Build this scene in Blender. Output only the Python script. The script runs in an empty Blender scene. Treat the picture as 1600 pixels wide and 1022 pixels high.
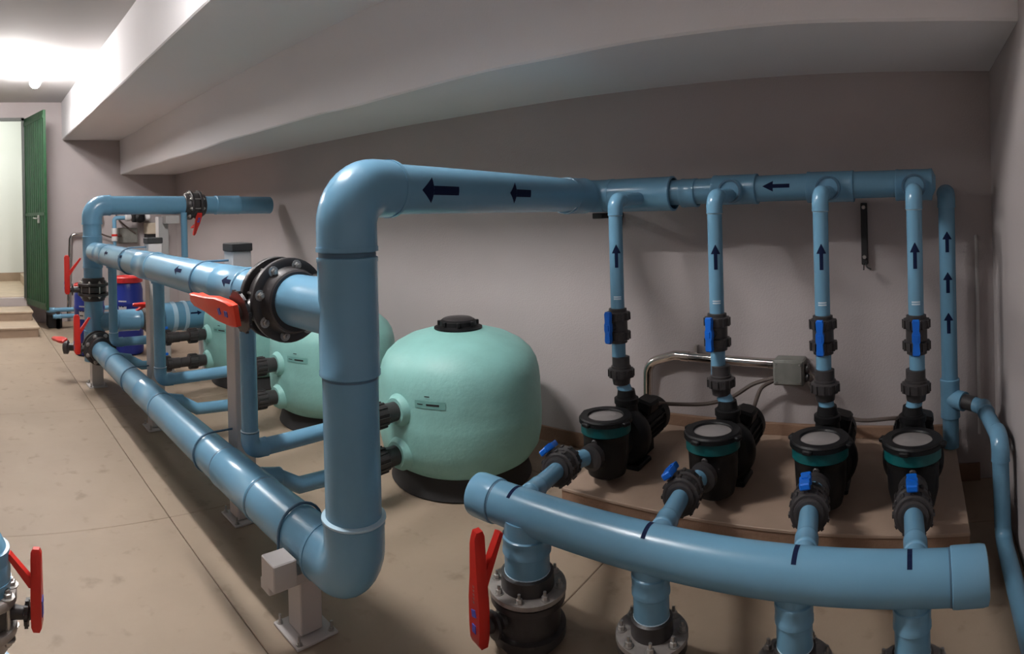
import bpy, math, random
from math import pi, sin, cos, radians, sqrt, atan2
from mathutils import Vector, Matrix
random.seed(7)
SC = bpy.context.scene
COL = SC.collection

# ------------------------------------------------------------------ camera (phone panorama: central cylindrical sweep)
CAM_F, CAM_H, EYE = 937.8, 332.1, 1.65          # pixels per radian, horizon row, eye height in metres
cd = bpy.data.cameras.new('camera'); cd.type = 'PANO'; cd.panorama_type = 'CENTRAL_CYLINDRICAL'
cd.central_cylindrical_range_u_min = -800 / CAM_F
cd.central_cylindrical_range_u_max = 800 / CAM_F
cd.central_cylindrical_range_v_min = -(1022 - CAM_H) / CAM_F
cd.central_cylindrical_range_v_max = CAM_H / CAM_F
cd.central_cylindrical_radius = 1.0
cd.clip_start = 0.02; cd.clip_end = 60
cam = bpy.data.objects.new('camera', cd); COL.objects.link(cam); SC.camera = cam
yaw, roll = radians(-38.53), radians(1.5)
right = Vector((cos(yaw) * cos(roll), -sin(yaw) * cos(roll), -sin(roll)))
fwd = Vector((sin(yaw), cos(yaw), 0))
up = right.cross(fwd)
cam.matrix_world = Matrix.Translation((0, 0, EYE)) @ Matrix((right, up, -fwd)).transposed().to_4x4()

# ------------------------------------------------------------------ view, world, room lamps
SC.view_settings.view_transform = 'Standard'; SC.view_settings.look = 'None'
SC.view_settings.gamma = 1; SC.view_settings.exposure = 0.12; SC.view_settings.use_curve_mapping = False
W = bpy.data.worlds.new('world'); SC.world = W; W.use_nodes = True
W.node_tree.nodes['Background'].inputs[0].default_value = (0.05, 0.05, 0.055, 1)
W.node_tree.nodes['Background'].inputs[1].default_value = 0.2
LAMP_E = 205.0          # emission of the opal lamp diffusers
STAIR_W = 90.0         # watts of the stairwell lamp

# ------------------------------------------------------------------ materials
def mat(name, col, rough=0.5, metal=0.0, var=0.0, vscale=6.0, bump=0.0, bscale=60.0, emit=None, alpha=None, coat=0.0, col2=None, spec=None):
    m = bpy.data.materials.new(name); m.use_nodes = True
    nt = m.node_tree; b = nt.nodes['Principled BSDF']
    b.inputs['Base Color'].default_value = (*col, 1)
    b.inputs['Roughness'].default_value = rough; b.inputs['Metallic'].default_value = metal
    if spec is not None: b.inputs['Specular IOR Level'].default_value = spec
    if coat: b.inputs['Coat Weight'].default_value = coat; b.inputs['Coat Roughness'].default_value = 0.15
    tc = nt.nodes.new('ShaderNodeTexCoord')
    if var or col2:
        n = nt.nodes.new('ShaderNodeTexNoise'); n.inputs['Scale'].default_value = vscale; n.inputs['Detail'].default_value = 5
        nt.links.new(tc.outputs['Object'], n.inputs['Vector'])
        r = nt.nodes.new('ShaderNodeValToRGB'); r.color_ramp.elements[0].position = 0.3; r.color_ramp.elements[1].position = 0.7
        c2 = col2 or tuple(min(1, c * (1 + var)) for c in col)
        c1 = tuple(c * (1 - var) for c in col) if not col2 else col
        r.color_ramp.elements[0].color = (*c1, 1); r.color_ramp.elements[1].color = (*c2, 1)
        nt.links.new(n.outputs['Fac'], r.inputs['Fac']); nt.links.new(r.outputs['Color'], b.inputs['Base Color'])
    if bump:
        n2 = nt.nodes.new('ShaderNodeTexNoise'); n2.inputs['Scale'].default_value = bscale; n2.inputs['Detail'].default_value = 4
        nt.links.new(tc.outputs['Object'], n2.inputs['Vector'])
        bp = nt.nodes.new('ShaderNodeBump'); bp.inputs['Strength'].default_value = bump; bp.inputs['Distance'].default_value = 0.01
        nt.links.new(n2.outputs['Fac'], bp.inputs['Height']); nt.links.new(bp.outputs['Normal'], b.inputs['Normal'])
    if emit:
        b.inputs['Emission Color'].default_value = (*col, 1); b.inputs['Emission Strength'].default_value = emit
    return m

def floor_material():
    m = mat('painted_concrete_floor', (.5, .4, .3), rough=0.55, bump=0.12, bscale=25)
    nt = m.node_tree; b = nt.nodes['Principled BSDF']
    tc = nt.nodes.new('ShaderNodeTexCoord')
    n = nt.nodes.new('ShaderNodeTexNoise'); n.inputs['Scale'].default_value = 1.3; n.inputs['Detail'].default_value = 6
    n.inputs['Roughness'].default_value = .6
    nt.links.new(tc.outputs['Object'], n.inputs['Vector'])
    r = nt.nodes.new('ShaderNodeValToRGB')
    r.color_ramp.elements[0].position = .3; r.color_ramp.elements[0].color = (.29, .222, .162, 1)
    r.color_ramp.elements[1].position = .72; r.color_ramp.elements[1].color = (.352, .272, .20, 1)
    nt.links.new(n.outputs['Fac'], r.inputs['Fac'])
    n2 = nt.nodes.new('ShaderNodeTexNoise'); n2.inputs['Scale'].default_value = 9; n2.inputs['Detail'].default_value = 3
    nt.links.new(tc.outputs['Object'], n2.inputs['Vector'])
    r2 = nt.nodes.new('ShaderNodeValToRGB')
    r2.color_ramp.elements[0].position = .24; r2.color_ramp.elements[0].color = (.72, .7, .68, 1)
    r2.color_ramp.elements[1].position = .4; r2.color_ramp.elements[1].color = (1, 1, 1, 1)
    nt.links.new(n2.outputs['Fac'], r2.inputs['Fac'])
    mx = nt.nodes.new('ShaderNodeMixRGB'); mx.blend_type = 'MULTIPLY'; mx.inputs[0].default_value = 1
    nt.links.new(r.outputs['Color'], mx.inputs[1]); nt.links.new(r2.outputs['Color'], mx.inputs[2])
    nt.links.new(mx.outputs['Color'], b.inputs['Base Color'])
    return m

M = {}
M['wall'] = mat('grey_plaster', (.435, .39, .385), rough=.9, var=.04, vscale=1.2, bump=.15, bscale=90)
M['soffit'] = mat('pale_plaster', (.80, .785, .80), rough=.9, var=.015, vscale=1.0, bump=.12, bscale=70)
M['ceil'] = mat('white_ceiling_paint', (.50, .49, .485), rough=.9, var=.02, vscale=1, bump=.1, bscale=70)
M['floor'] = floor_material()
M['joint'] = mat('floor_joint', (.25, .195, .15), rough=.9)
M['plinth'] = mat('brown_plinth_edge', (.26, .155, .10), rough=.7, var=.08, vscale=5, bump=.2)
M['plinth_top'] = mat('worn_plinth_screed', (.37, .265, .20), rough=.6, var=.09, vscale=3, bump=.12, bscale=25)
M['pvc'] = mat('blue_pvc', (.145, .325, .475), rough=.27, var=.04, vscale=3, bump=.03, bscale=18)
M['pvc_fit'] = mat('blue_pvc_fitting', (.152, .335, .49), rough=.24, var=.03, vscale=3)
M['seam'] = mat('dark_joint_ring', (.06, .14, .22), rough=.5)
M['glue_glint'] = mat('pale_glue_bead_and_glint', (.42, .6, .72), rough=.35)  # glue beads, and painted reflections on the collector collars
M['mark'] = mat('navy_marker_ink', (.006, .012, .045), rough=.85, spec=.15)
M['print'] = mat('white_pipe_print', (.55, .68, .76), rough=.5)
M['grey'] = mat('dark_grey_pvc', (.038, .034, .035), rough=.42, var=.1, vscale=20, bump=.05)
M['grey2'] = mat('worn_grey_pvc', (.075, .066, .062), rough=.5, var=.15, vscale=14)
M['rubber'] = mat('black_rubber', (.018, .017, .018), rough=.7)
M['black'] = mat('black_plastic', (.006, .006, .007), rough=.5, spec=.3, bump=.05, bscale=150)
M['teal'] = mat('teal_lid_ring', (.0, .085, .09), rough=.45)
M['lens'] = mat('grey_lid_window', (.25, .23, .225), rough=.25, var=.1, vscale=9)
M['steel'] = mat('zinc_steel', (.48, .46, .44), rough=.38, metal=.85)
M['flange'] = mat('weathered_zinc_flange', (.36, .33, .31), rough=.55, metal=.45, var=.2, vscale=18)
M['chrome'] = mat('polished_conduit', (.62, .58, .55), rough=.16, metal=1)
M['red'] = mat('red_lever_plastic', (.62, .02, .012), rough=.4)
M['orange'] = mat('orange_red_lever_plastic', (.80, .05, .018), rough=.38)
M['tip'] = mat('dark_lever_tip', (.05, .03, .03), rough=.6)
M['bluehandle'] = mat('bright_blue_handle', (.0, .13, .62), rough=.4)
M['blueprint'] = mat('blue_lever_badge', (.08, .08, .42), rough=.5)
M['tank'] = mat('turquoise_fibreglass', (.265, .545, .505), rough=.5, var=.06, vscale=7, bump=.14, bscale=40)
M['tank_label'] = mat('tank_label_print', (.18, .42, .385), rough=.5)
M['white'] = mat('white_painted_steel', (.52, .49, .48), rough=.45, var=.03)
M['cable'] = mat('grey_brown_cable', (.10, .075, .065), rough=.6)
M['jbox'] = mat('grey_junction_box', (.21, .21, .19), rough=.55, metal=.2, var=.12, vscale=15)
M['drum'] = mat('blue_drum_plastic', (.012, .03, .26), rough=.35)
M['drumlid'] = mat('red_drum_lid', (.52, .02, .02), rough=.4)
M['paper'] = mat('white_label', (.6, .6, .6), rough=.6)
M['cream'] = mat('cream_plastic', (.55, .48, .38), rough=.5)
M['green'] = mat('green_door_paint', (.013, .062, .023), rough=.45, var=.2, vscale=8)
M['greenframe'] = mat('dark_frame_paint', (.05, .06, .05), rough=.5)
M['stairwall'] = mat('white_stairwell_plaster', (.72, .73, .70), rough=.9)
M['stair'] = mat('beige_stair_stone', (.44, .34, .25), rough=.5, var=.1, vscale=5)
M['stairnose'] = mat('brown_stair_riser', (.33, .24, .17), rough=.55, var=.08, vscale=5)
M['lamp'] = mat('lit_opal_diffuser', (1.0, .975, .96), rough=.4, emit=LAMP_E)
M['lamp_dim'] = mat('lit_dim_opal_diffuser', (1.0, .96, .94), rough=.4, emit=LAMP_E * .62)  # far lamps emit less, so the far ceiling does not overexpose

# ------------------------------------------------------------------ mesh builder
class MB:
    def __init__(s): s.v = []; s.f = []; s.sm = []
    def add(s, vs, fs, smooth=True):
        o = len(s.v); s.v += [Vector(p) for p in vs]; s.f += [tuple(i + o for i in f) for f in fs]; s.sm += [smooth] * len(fs); return s
    def box(s, c, d, R=None, bev=0.0):
        x, y, z = (k / 2 for k in d); R = R or Matrix.Identity(3); c = Vector(c)
        if bev <= 0:
            P = [(-x, -y, -z), (x, -y, -z), (x, y, -z), (-x, y, -z), (-x, -y, z), (x, -y, z), (x, y, z), (-x, y, z)]
            F = [(0, 3, 2, 1), (4, 5, 6, 7), (0, 1, 5, 4), (1, 2, 6, 5), (2, 3, 7, 6), (3, 0, 4, 7)]
            return s.add([c + R @ Vector(p) for p in P], F, False)
        b = min(bev, x * .9, y * .9, z * .9); P = []
        for zz, ins in ((-z, b), (-z + b, 0), (z - b, 0), (z, b)):
            X, Y = x - ins, y - ins; k = b if ins == 0 else b * .5
            P += [(-X + k, -Y, zz), (X - k, -Y, zz), (X, -Y + k, zz), (X, Y - k, zz), (X - k, Y, zz), (-X + k, Y, zz), (-X, Y - k, zz), (-X, -Y + k, zz)]
        F = [tuple(range(7, -1, -1)), tuple(range(24, 32))]
        for j in range(3):
            for i in range(8): F.append((j * 8 + i, j * 8 + (i + 1) % 8, (j + 1) * 8 + (i + 1) % 8, (j + 1) * 8 + i))
        return s.add([c + R @ Vector(p) for p in P], F, False)
    def tube(s, pts, r, seg=24, caps=True, smooth=True, closed=False):
        pts = [Vector(p) for p in pts]; n = len(pts)
        rs = r if isinstance(r, (list, tuple)) else [r] * n
        T = []
        for i in range(n):
            a = pts[(i - 1) % n] if (closed or i > 0) else pts[0]
            b = pts[(i + 1) % n] if (closed or i < n - 1) else pts[-1]
            T.append((b - a).normalized() if (b - a).length > 1e-9 else Vector((0, 0, 1)))
        for i in range(n):
            if (not closed) and 0 < i < n - 1:
                if (pts[i] - pts[i - 1]).length < 1e-7: T[i] = T[i - 1]
        u = T[0].orthogonal().normalized(); V = []
        for i in range(n):
            if i: u = (T[i - 1].rotation_difference(T[i]) @ u)
            u = (u - T[i] * u.dot(T[i])).normalized(); w = T[i].cross(u)
            for k in range(seg):
                a = 2 * pi * k / seg; V.append(pts[i] + (u * cos(a) + w * sin(a)) * rs[i])
        F = []
        for i in range(n if closed else n - 1):
            j = (i + 1) % n
            for k in range(seg): F.append((i * seg + k, i * seg + (k + 1) % seg, j * seg + (k + 1) % seg, j * seg + k))
        s.add(V, F, smooth)
        if caps and not closed:
            s.add(V[:seg], [tuple(range(seg - 1, -1, -1))], False); s.add(V[-seg:], [tuple(range(seg))], False)
        return s
    def lathe(s, prof, o=(0, 0, 0), axis=(0, 0, 1), seg=32, smooth=True, caps=True):
        """prof: (radius, height) pairs swept about axis through o; close pairs make crisp edges"""
        A = Vector(axis).normalized(); u = A.orthogonal().normalized(); w = A.cross(u); o = Vector(o)
        V = []; 
        for (r, h) in prof:
            for k in range(seg):
                a = 2 * pi * k / seg; V.append(o + A * h + (u * cos(a) + w * sin(a)) * max(r, 1e-4))
        F = []; n = len(prof)
        for i in range(n - 1):
            for k in range(seg): F.append((i * seg + k, i * seg + (k + 1) % seg, (i + 1) * seg + (k + 1) % seg, (i + 1) * seg + k))
        b = len(s.v); s.add(V, F, smooth)
        if caps:
            s.add(V[:seg], [tuple(range(seg - 1, -1, -1))], False); s.add(V[-seg:], [tuple(range(seg))], False)
        return s
    def ring(s, o, axis, ri, ro, h, seg=32, smooth=False):
        """flat annulus plate of thickness h"""
        A = Vector(axis).normalized(); u = A.orthogonal().normalized(); w = A.cross(u); o = Vector(o); V = []
        for (r, z) in ((ri, 0), (ro, 0), (ro, h), (ri, h)):
            for k in range(seg):
                a = 2 * pi * k / seg; V.append(o + A * z + (u * cos(a) + w * sin(a)) * r)
        F = []
        for i in range(4):
            j = (i + 1) % 4
            for k in range(seg): F.append((i * seg + k, j * seg + k, j * seg + (k + 1) % seg, i * seg + (k + 1) % seg))
        return s.add(V, [tuple(reversed(f)) for f in F], smooth)
    def prism(s, outline, t, Mx, bev=0.0):
        """2D outline (x,y) extruded to +-t/2 in z, through matrix Mx"""
        n = len(outline); cx = sum(p[0] for p in outline) / n; cy = sum(p[1] for p in outline) / n
        lay = [(-t / 2, 1 - bev), (-t / 2 * .6, 1), (t / 2 * .6, 1), (t / 2, 1 - bev)] if bev else [(-t / 2, 1), (t / 2, 1)]
        V = []
        for z, k in lay:
            for (x, y) in outline: V.append(Mx @ Vector((cx + (x - cx) * k, cy + (y - cy) * k, z)))
        F = [tuple(range(n - 1, -1, -1)), tuple(range((len(lay) - 1) * n, len(lay) * n))]
        for j in range(len(lay) - 1):
            for i in range(n): F.append((j * n + i, j * n + (i + 1) % n, (j + 1) * n + (i + 1) % n, (j + 1) * n + i))
        return s.add(V, F, False)
    def build(s, name, m, parent=None, world=True):
        off = Vector((0, 0, 0))
        if parent is not None and world:
            p = parent
            while p is not None: off += p.location; p = p.parent
        me = bpy.data.meshes.new(name); me.from_pydata([v - off for v in s.v], [], s.f)
        me.polygons.foreach_set('use_smooth', s.sm); me.materials.append(M[m] if isinstance(m, str) else m)
        me.update(); me.set_sharp_from_angle(angle=radians(38))
        o = bpy.data.objects.new(name, me); COL.objects.link(o)
        if parent is not None: o.parent = parent
        return o

def tag(o, label=None, cat=None, group=None, kind=None):
    if label: o['label'] = label
    if cat: o['category'] = cat
    if group: o['group'] = group
    if kind: o['kind'] = kind
    return o
def thing(name, loc, label, cat, group=None, rot=None):
    o = bpy.data.objects.new(name, None); COL.objects.link(o); o.location = loc; o.empty_display_size = .1
    if rot: o.rotation_euler = rot
    return tag(o, label, cat, group)
def kids(o): return [c for c in bpy.data.objects if c.parent == o]
def copy_tree(root, loc, label=None, rot=None, scale=None, skip=(), group=None):
    def rec(o, par):
        c = o.copy(); COL.objects.link(c)
        if par is not None: c.parent = par
        for ch in [q for q in ALL[o.name]]:
            if ch.name.split('.')[0] not in skip: rec(ch, c)
        return c
    ALL = {}
    for q in bpy.data.objects: ALL.setdefault(q.name, [])
    for q in bpy.data.objects:
        if q.parent: ALL[q.parent.name].append(q)
    r = rec(root, None); r.location = loc
    if label: r['label'] = label
    if rot is not None: r.rotation_euler = rot
    if scale: r.scale = scale
    if group: r['group'] = group
    return r
def V3(*a): return Vector(a)

def arc_corner(a, b, c, rad, n=8):
    """points rounding corner b between a and c with radius rad"""
    a, b, c = Vector(a), Vector(b), Vector(c); d1 = (a - b).normalized(); d2 = (c - b).normalized()
    ang = d1.angle(d2); t = rad / math.tan(ang / 2); p1 = b + d1 * t; p2 = b + d2 * t
    cen = b + (d1 + d2).normalized() * (rad / sin(ang / 2)); v1 = p1 - cen; v2 = p2 - cen; out = []
    th = v1.angle(v2); ax = v1.cross(v2).normalized()
    for i in range(n + 1): out.append(cen + Matrix.Rotation(th * i / n, 3, ax) @ v1)
    return out
def path(pts, rad, n=6):
    out = [Vector(pts[0])]
    for i in range(1, len(pts) - 1): out += arc_corner(pts[i - 1], pts[i], pts[i + 1], rad, n)
    return out + [Vector(pts[-1])]

def elbow(b, d1, d2, r, sock, parent, rad=None, lip=True, name='elbow', m='pvc_fit'):
    """elbow fitting at corner b towards unit directions d1, d2; sock = socket reach from corner"""
    b = Vector(b); d1 = Vector(d1).normalized(); d2 = Vector(d2).normalized(); rad = rad or r * 1.15
    mb = MB(); R = r * 1.09
    mid = arc_corner(b + d1, b, b + d2, rad, 10)
    mb.tube([b + d1 * sock] + mid + [b + d2 * sock], R, 36)
    if lip:
        for d in (d1, d2): mb.tube([b + d * (sock - r * .16), b + d * sock], R * 1.025, 36)
    return mb.build(name, m, parent)
def coupling(c, d, r, L, parent, name='coupling', k=1.09, m='pvc_fit'):
    c = Vector(c); d = Vector(d).normalized(); mb = MB(); R = r * k
    mb.lathe([(r, -L / 2), (R * .99, -L / 2 + .002), (R * 1.02, -L / 2 + .004), (R * 1.02, -L / 2 + .018), (R, -L / 2 + .022), (R, L / 2 - .022), (R * 1.02, L / 2 - .018), (R * 1.02, L / 2 - .004), (R * .99, L / 2 - .002), (r, L / 2)], c, d, 36, caps=False)
    return mb.build(name, m, parent)
def ringband(c, d, r, w, parent, name='joint_ring', m='seam'):
    c = Vector(c); d = Vector(d).normalized()
    return MB().lathe([(r * .99, -w / 2), (r * 1.012, -w / 2), (r * 1.012, w / 2), (r * .99, w / 2)], c, d, 36, caps=False).build(name, m, parent)
def arrow(o, axis, out, r, L, w, parent, name='flow_arrow', m='mark', head=.38, shaft=.36):
    """flat arrow sprayed on a pipe: tip towards axis, centred on angle 'out'; wraps the surface 0.8 mm proud"""
    o = Vector(o); A = Vector(axis).normalized(); N = Vector(out); N = (N - A * N.dot(A)).normalized(); B = A.cross(N); mb = MB()
    def P(u, v):
        a = v / r; return o + A * u + (N * cos(a) + B * sin(a)) * (r + .0009)
    def strip(u0, w0, u1, w1, n=6):
        V = [P(u0, -w0 / 2 + w0 * i / n) for i in range(n + 1)] + [P(u1, -w1 / 2 + w1 * i / n) for i in range(n + 1)]
        mb.add(V, [(i, i + 1, n + 2 + i, n + 1 + i) for i in range(n)], False)
    strip(-L / 2, w * shaft, L / 2 - L * head, w * shaft); 
    for q in range(6): strip(L / 2 - L * head * (1 - q / 6), w * (1 - q * .16), L / 2 - L * head * (1 - (q + 1) / 6), w * (1 - (q + 1) * .16))
    return mb.build(name, m, parent)

# ------------------------------------------------------------------ the setting
X0, X1, YB, YF, ZC = -10.0, 0.45, 3.53, -4.6, 3.69
fl = bpy.data.objects.new('floor', None); COL.objects.link(fl); tag(fl, kind='structure')
jx = [-10.0, -9.0, -7.1, -5.245, -3.2, -1.43, .45]; jy = [-4.6, -2.8, -.9, 1.05, 3.05, 3.53]
MB().box(((X0 + X1) / 2, (YF + YB) / 2, -.06), (X1 - X0 + .3, YB - YF + .3, .1)).build('floor_bed', 'joint', fl)
slab_data = {}
for i in range(len(jx) - 1):
    for j in range(len(jy) - 1):
        a, b, c, d = jx[i], jx[i + 1], jy[j], jy[j + 1]; g = .0017
        MB().box(((a + b) / 2, (c + d) / 2, -.02), (b - a - 2 * g, d - c - 2 * g, .04), bev=.003).build('floor_slab', 'floor', fl)
def struct(name, mb, m): return tag(mb.build(name, m), kind='structure')
struct('wall_back', MB().box(((X0 + X1) / 2, YB + .1, ZC / 2), (X1 - X0 + .4, .2, ZC)), 'wall')
struct('wall_right', MB().box((X1 + .1, (YF + YB) / 2, ZC / 2), (.2, YB - YF, ZC)), 'wall')
struct('wall_front', MB().box(((X0 + X1) / 2, YF - .1, ZC / 2), (X1 - X0 + .4, .2, ZC)), 'wall')
struct('ceiling', MB().box(((X0 + X1) / 2, (YF + YB) / 2, ZC + .1), (X1 - X0 + .4, YB - YF + .4, .2)), 'ceil')
# left wall with the doorway (Y -0.75..0.88, z 0.42..3.42)
DY0, DY1, DZ0, DZ1 = -.75, .88, .42, 3.42
w = MB()
w.box((X0 - .1, (DY1 + YB) / 2, ZC / 2), (.2, YB - DY1, ZC)); w.box((X0 - .1, (YF + DY0) / 2, ZC / 2), (.2, DY0 - YF, ZC))
w.box((X0 - .1, (DY0 + DY1) / 2, (DZ1 + ZC) / 2), (.2, DY1 - DY0, ZC - DZ1)); w.box((X0 - .1, (DY0 + DY1) / 2, DZ0 / 2), (.2, DY1 - DY0, DZ0))
struct('wall_left', w, 'wall')
# stepped concrete beams along the back wall; soffits fall a little towards the right, edges hand-plastered
def beam(y0, y1, zl, zr, wob, seed):
    rnd = random.Random(seed); n = 44; mb = MB(); V = []
    ph = [rnd.uniform(0, 6.28) for _ in range(4)]
    for i in range(n + 1):
        x = X0 + (X1 - X0) * i / n; t = i / n
        zz = zl + (zr - zl) * t
        e = wob * (sin(x * 1.7 + ph[0]) + .6 * sin(x * 3.9 + ph[1]) + .35 * sin(x * 7.3 + ph[2]))
        f = wob * .7 * (sin(x * 1.3 + ph[3]) + .5 * sin(x * 4.4 + ph[0]))
        V += [(x, y0 + f, ZC), (x, y0 + f, zz + .012 + e), (x, y0 + f + .010, zz + e), (x, y1, zz + e * .3), (x, y1, ZC)]
    F = []
    for i in range(n):
        for k in range(4): F.append((i * 5 + k, i * 5 + k + 1, (i + 1) * 5 + k + 1, (i + 1) * 5 + k))
    mb.add(V, [tuple(reversed(q)) for q in F], False)
    return mb
struct('trim_1', beam(1.52, 2.56, 3.055, 3.08, .004, 3), 'soffit')
struct('trim_2', beam(2.53, 3.535, 2.47, 2.42, .006, 5), 'soffit')

# pump plinth along the back wall
pl = thing('pump_plinth', (-.75, 3.0, 0), 'low raised concrete plinth with brown edge carrying the four pumps', 'plinth')
PZ = .27
mb = MB(); mb.box((-.75, 2.995, PZ - .008), (1.90, 1.05, .016), bev=.003); mb.build('plinth_top', 'plinth_top', pl)
mb = MB(); mb.box((-.75, 2.997, (PZ - .016) / 2), (1.896, 1.046, PZ - .016)); mb.build('plinth_edge', 'plinth', pl)
MB().box((-.75, 3.505, PZ + .035), (1.90, .03, .07), bev=.003).build('plinth_skirting', 'plinth', pl)
tag(MB().box((-1.9, 3.515, .05), (4.5, .02, .10)).build('baseboard_back', 'plinth'), kind='structure')

# ------------------------------------------------------------------ stairwell behind the doorway
SX = -12.9
sw = bpy.data.objects.new('wall_stairwell', None); COL.objects.link(sw); tag(sw, kind='structure')
mb = MB()
mb.box((SX - .1, .2, 2.3), (.2, 5.0, 4.6)); mb.box(((SX + X0) / 2 - .1, 2.4, 2.3), (X0 - SX, .2, 4.6)); mb.box(((SX + X0) / 2 - .1, -1.9, 2.3), (X0 - SX, .2, 4.6))
mb.build('stairwell_wall', 'stairwall', sw); MB().box(((SX + X0) / 2, .2, 4.65), (3.2, 5, .1)).build('stairwell_ceiling', 'stairwall', sw)
MB().box(((SX + X0) / 2 - .1, .2, .215), (X0 - SX, 4.6, .43)).build('landing', 'stair', sw)
MB().box((SX + .012, .2, .52), (.024, 4.4, .18)).build('landing_skirting', 'stairnose', sw)
st = thing('stair_flight', (-11.8, .8, .43), 'beige stone flight rising beside the landing behind the green door', 'stairs')
for k in range(5):
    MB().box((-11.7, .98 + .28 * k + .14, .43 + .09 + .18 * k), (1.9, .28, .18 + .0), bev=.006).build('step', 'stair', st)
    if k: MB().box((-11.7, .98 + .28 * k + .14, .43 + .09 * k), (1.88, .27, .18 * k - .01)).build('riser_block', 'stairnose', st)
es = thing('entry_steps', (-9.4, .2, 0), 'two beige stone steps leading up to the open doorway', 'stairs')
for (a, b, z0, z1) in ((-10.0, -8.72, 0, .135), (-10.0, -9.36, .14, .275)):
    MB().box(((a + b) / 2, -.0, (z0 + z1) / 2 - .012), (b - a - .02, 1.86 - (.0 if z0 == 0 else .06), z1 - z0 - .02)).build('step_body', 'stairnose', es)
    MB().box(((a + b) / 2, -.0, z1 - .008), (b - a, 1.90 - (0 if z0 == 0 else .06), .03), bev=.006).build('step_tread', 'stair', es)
# door frame and open green leaf
fr = bpy.data.objects.new('door_1', None); COL.objects.link(fr); tag(fr, kind='structure'); fr.location = (X0, .88, .42)
mb = MB(); mb.box((X0 + .005, DY1 - .02, (DZ0 + DZ1) / 2), (.06, .05, DZ1 - DZ0)); mb.box((X0 + .005, DY0 + .02, (DZ0 + DZ1) / 2), (.06, .05, DZ1 - DZ0)); mb.box((X0 + .005, (DY0 + DY1) / 2, DZ1 - .02), (.06, DY1 - DY0, .05))
mb.build('door_frame', 'greenframe', fr)
a0, a1 = V3(-9.97, .90, 0), V3(-9.12, 1.12, 0); dd = (a1 - a0).normalized(); Rz = Matrix.Rotation(atan2(dd.y, dd.x), 3, 'Z'); mid = (a0 + a1) / 2
mb = MB(); mb.box((mid.x, mid.y, 1.86), ((a1 - a0).length, .045, 3.08), Rz, bev=.004); leaf = mb.build('door_leaf', 'green', fr)
nn = Rz @ V3(0, -1, 0)
mb = MB()
for k in range(9):
    c = a0 + dd * (.05 + .094 * k); mb.box((c.x + nn.x * .026, c.y + nn.y * .026, 1.86), (.012, .01, 2.95), Rz)
for z in (.40, 1.8, 3.3): mb.box((mid.x + nn.x * .026, mid.y + nn.y * .026, z), ((a1 - a0).length, .012, .05), Rz)
mb.build('leaf_ribs', 'green', leaf)
c = a0 + dd * .66; mb = MB(); mb.box((c.x + nn.x * .04, c.y + nn.y * .04, 1.72), (.05, .03, .12), Rz, bev=.004); mb.tube([c + nn * .05 + V3(0, 0, 1.73), c + nn * .085 + V3(0, 0, 1.73), c + nn * .085 - dd * .12 + V3(0, 0, 1.74)], .01, 8)
mb.build('door_handle', 'steel', leaf)

# ------------------------------------------------------------------ ceiling lamps (real emitters)
def lamp(name, c, L, ax, label, r=.06, m='lamp'):
    c = Vector(c); ax = Vector(ax).normalized()
    t = thing(name, (c.x, c.y, ZC), label, 'lamp', 'opal ceiling lamps along the room')
    Ry = Matrix.Rotation(atan2(ax.y, ax.x), 3, 'Z')
    MB().box((c.x, c.y, ZC - .025), (L * .96, .10, .05), Ry, bev=.006).build('lamp_housing', 'white', t)
    z = ZC - .05 - r * .8
    mb = MB(); p = V3(c.x, c.y, z); n = 4
    pr = [(r * sin(pi / 2 * i / n), -L / 2 + r - r * cos(pi / 2 * i / n)) for i in range(n + 1)]
    prof = pr + [(a, -b) for a, b in reversed(pr)]
    mb.lathe(prof, p, ax, 16, caps=False); mb.build('lamp_diffuser', m, t)
    return t
lamp('ceiling_lamp', (-2.62, .94, 0), 1.05, (1, 0, 0), 'opal tube lamp on the ceiling above the nearest turquoise tank and the big riser')
lamp('ceiling_lamp', (-7.75, .88, 0), .95, (1, 0, 0), 'glowing tube lamp on the ceiling beside the beam', r=.075, m='lamp_dim')
lamp('ceiling_lamp', (-7.25, .42, 0), .50, (0, 1, 0), 'glowing tube lamp at the left edge of the ceiling', r=.075, m='lamp_dim')
ld = bpy.data.lights.new('stairwell_light', 'AREA'); ld.energy = STAIR_W; ld.size = 1.2; ld.color = (.95, 1, .93)
lo = bpy.data.objects.new('stairwell_light', ld); COL.objects.link(lo); lo.location = (-11.3, -.1, 4.5)

# ------------------------------------------------------------------ valves
def lever(parent_name, L=.27, wmax=.06, t=.034, m='red', badges=True, spread=.10):
    """long red lever with trigger, as mesh builders in local frame: pivot at origin, lever along +Z, broad face to +X"""
    out = [(-wmax * .42, -.045), (wmax * .42, -.045), (wmax * .5, .0), (wmax * .5, L * .28), (wmax * .36, L * .55), (wmax * .27, L * .86), (wmax * .22, L), (-wmax * .14, L * 1.01), (-wmax * .27, L * .92), (-wmax * .33, L * .6), (-wmax * .5, L * .3), (-wmax * .5, 0)]
    A = Matrix(((0, 0, 1), (1, 0, 0), (0, 1, 0))).to_4x4()     # outline x->Y, y->Z, thickness->X
    main = MB().prism([(x, y) for x, y in out], t, A, bev=.10)
    trig = MB(); s = 1
    o2 = [(0, 0), (.012, 0), (spread * .9, L * .48), (spread * .9 - .016, L * .5), (.0, L * .12)]
    # trigger lies in the XZ plane, leaving the back of the lever
    B = Matrix(((-1, 0, 0), (0, 0, 1), (0, 1, 0))).to_4x4(); B.translation = Vector((-t * .35, 0, L * .42))
    trig.prism(o2, wmax * .42, B)
    badge = [MB().box((t / 2 + .001, 0, L * .05), (.004, .024, .030), bev=.001), MB().box((t / 2 + .001, 0, L * .20), (.004, .028, .026), Matrix.Rotation(.3, 3, 'X'), bev=.001)]
    return main, trig, badge

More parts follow.
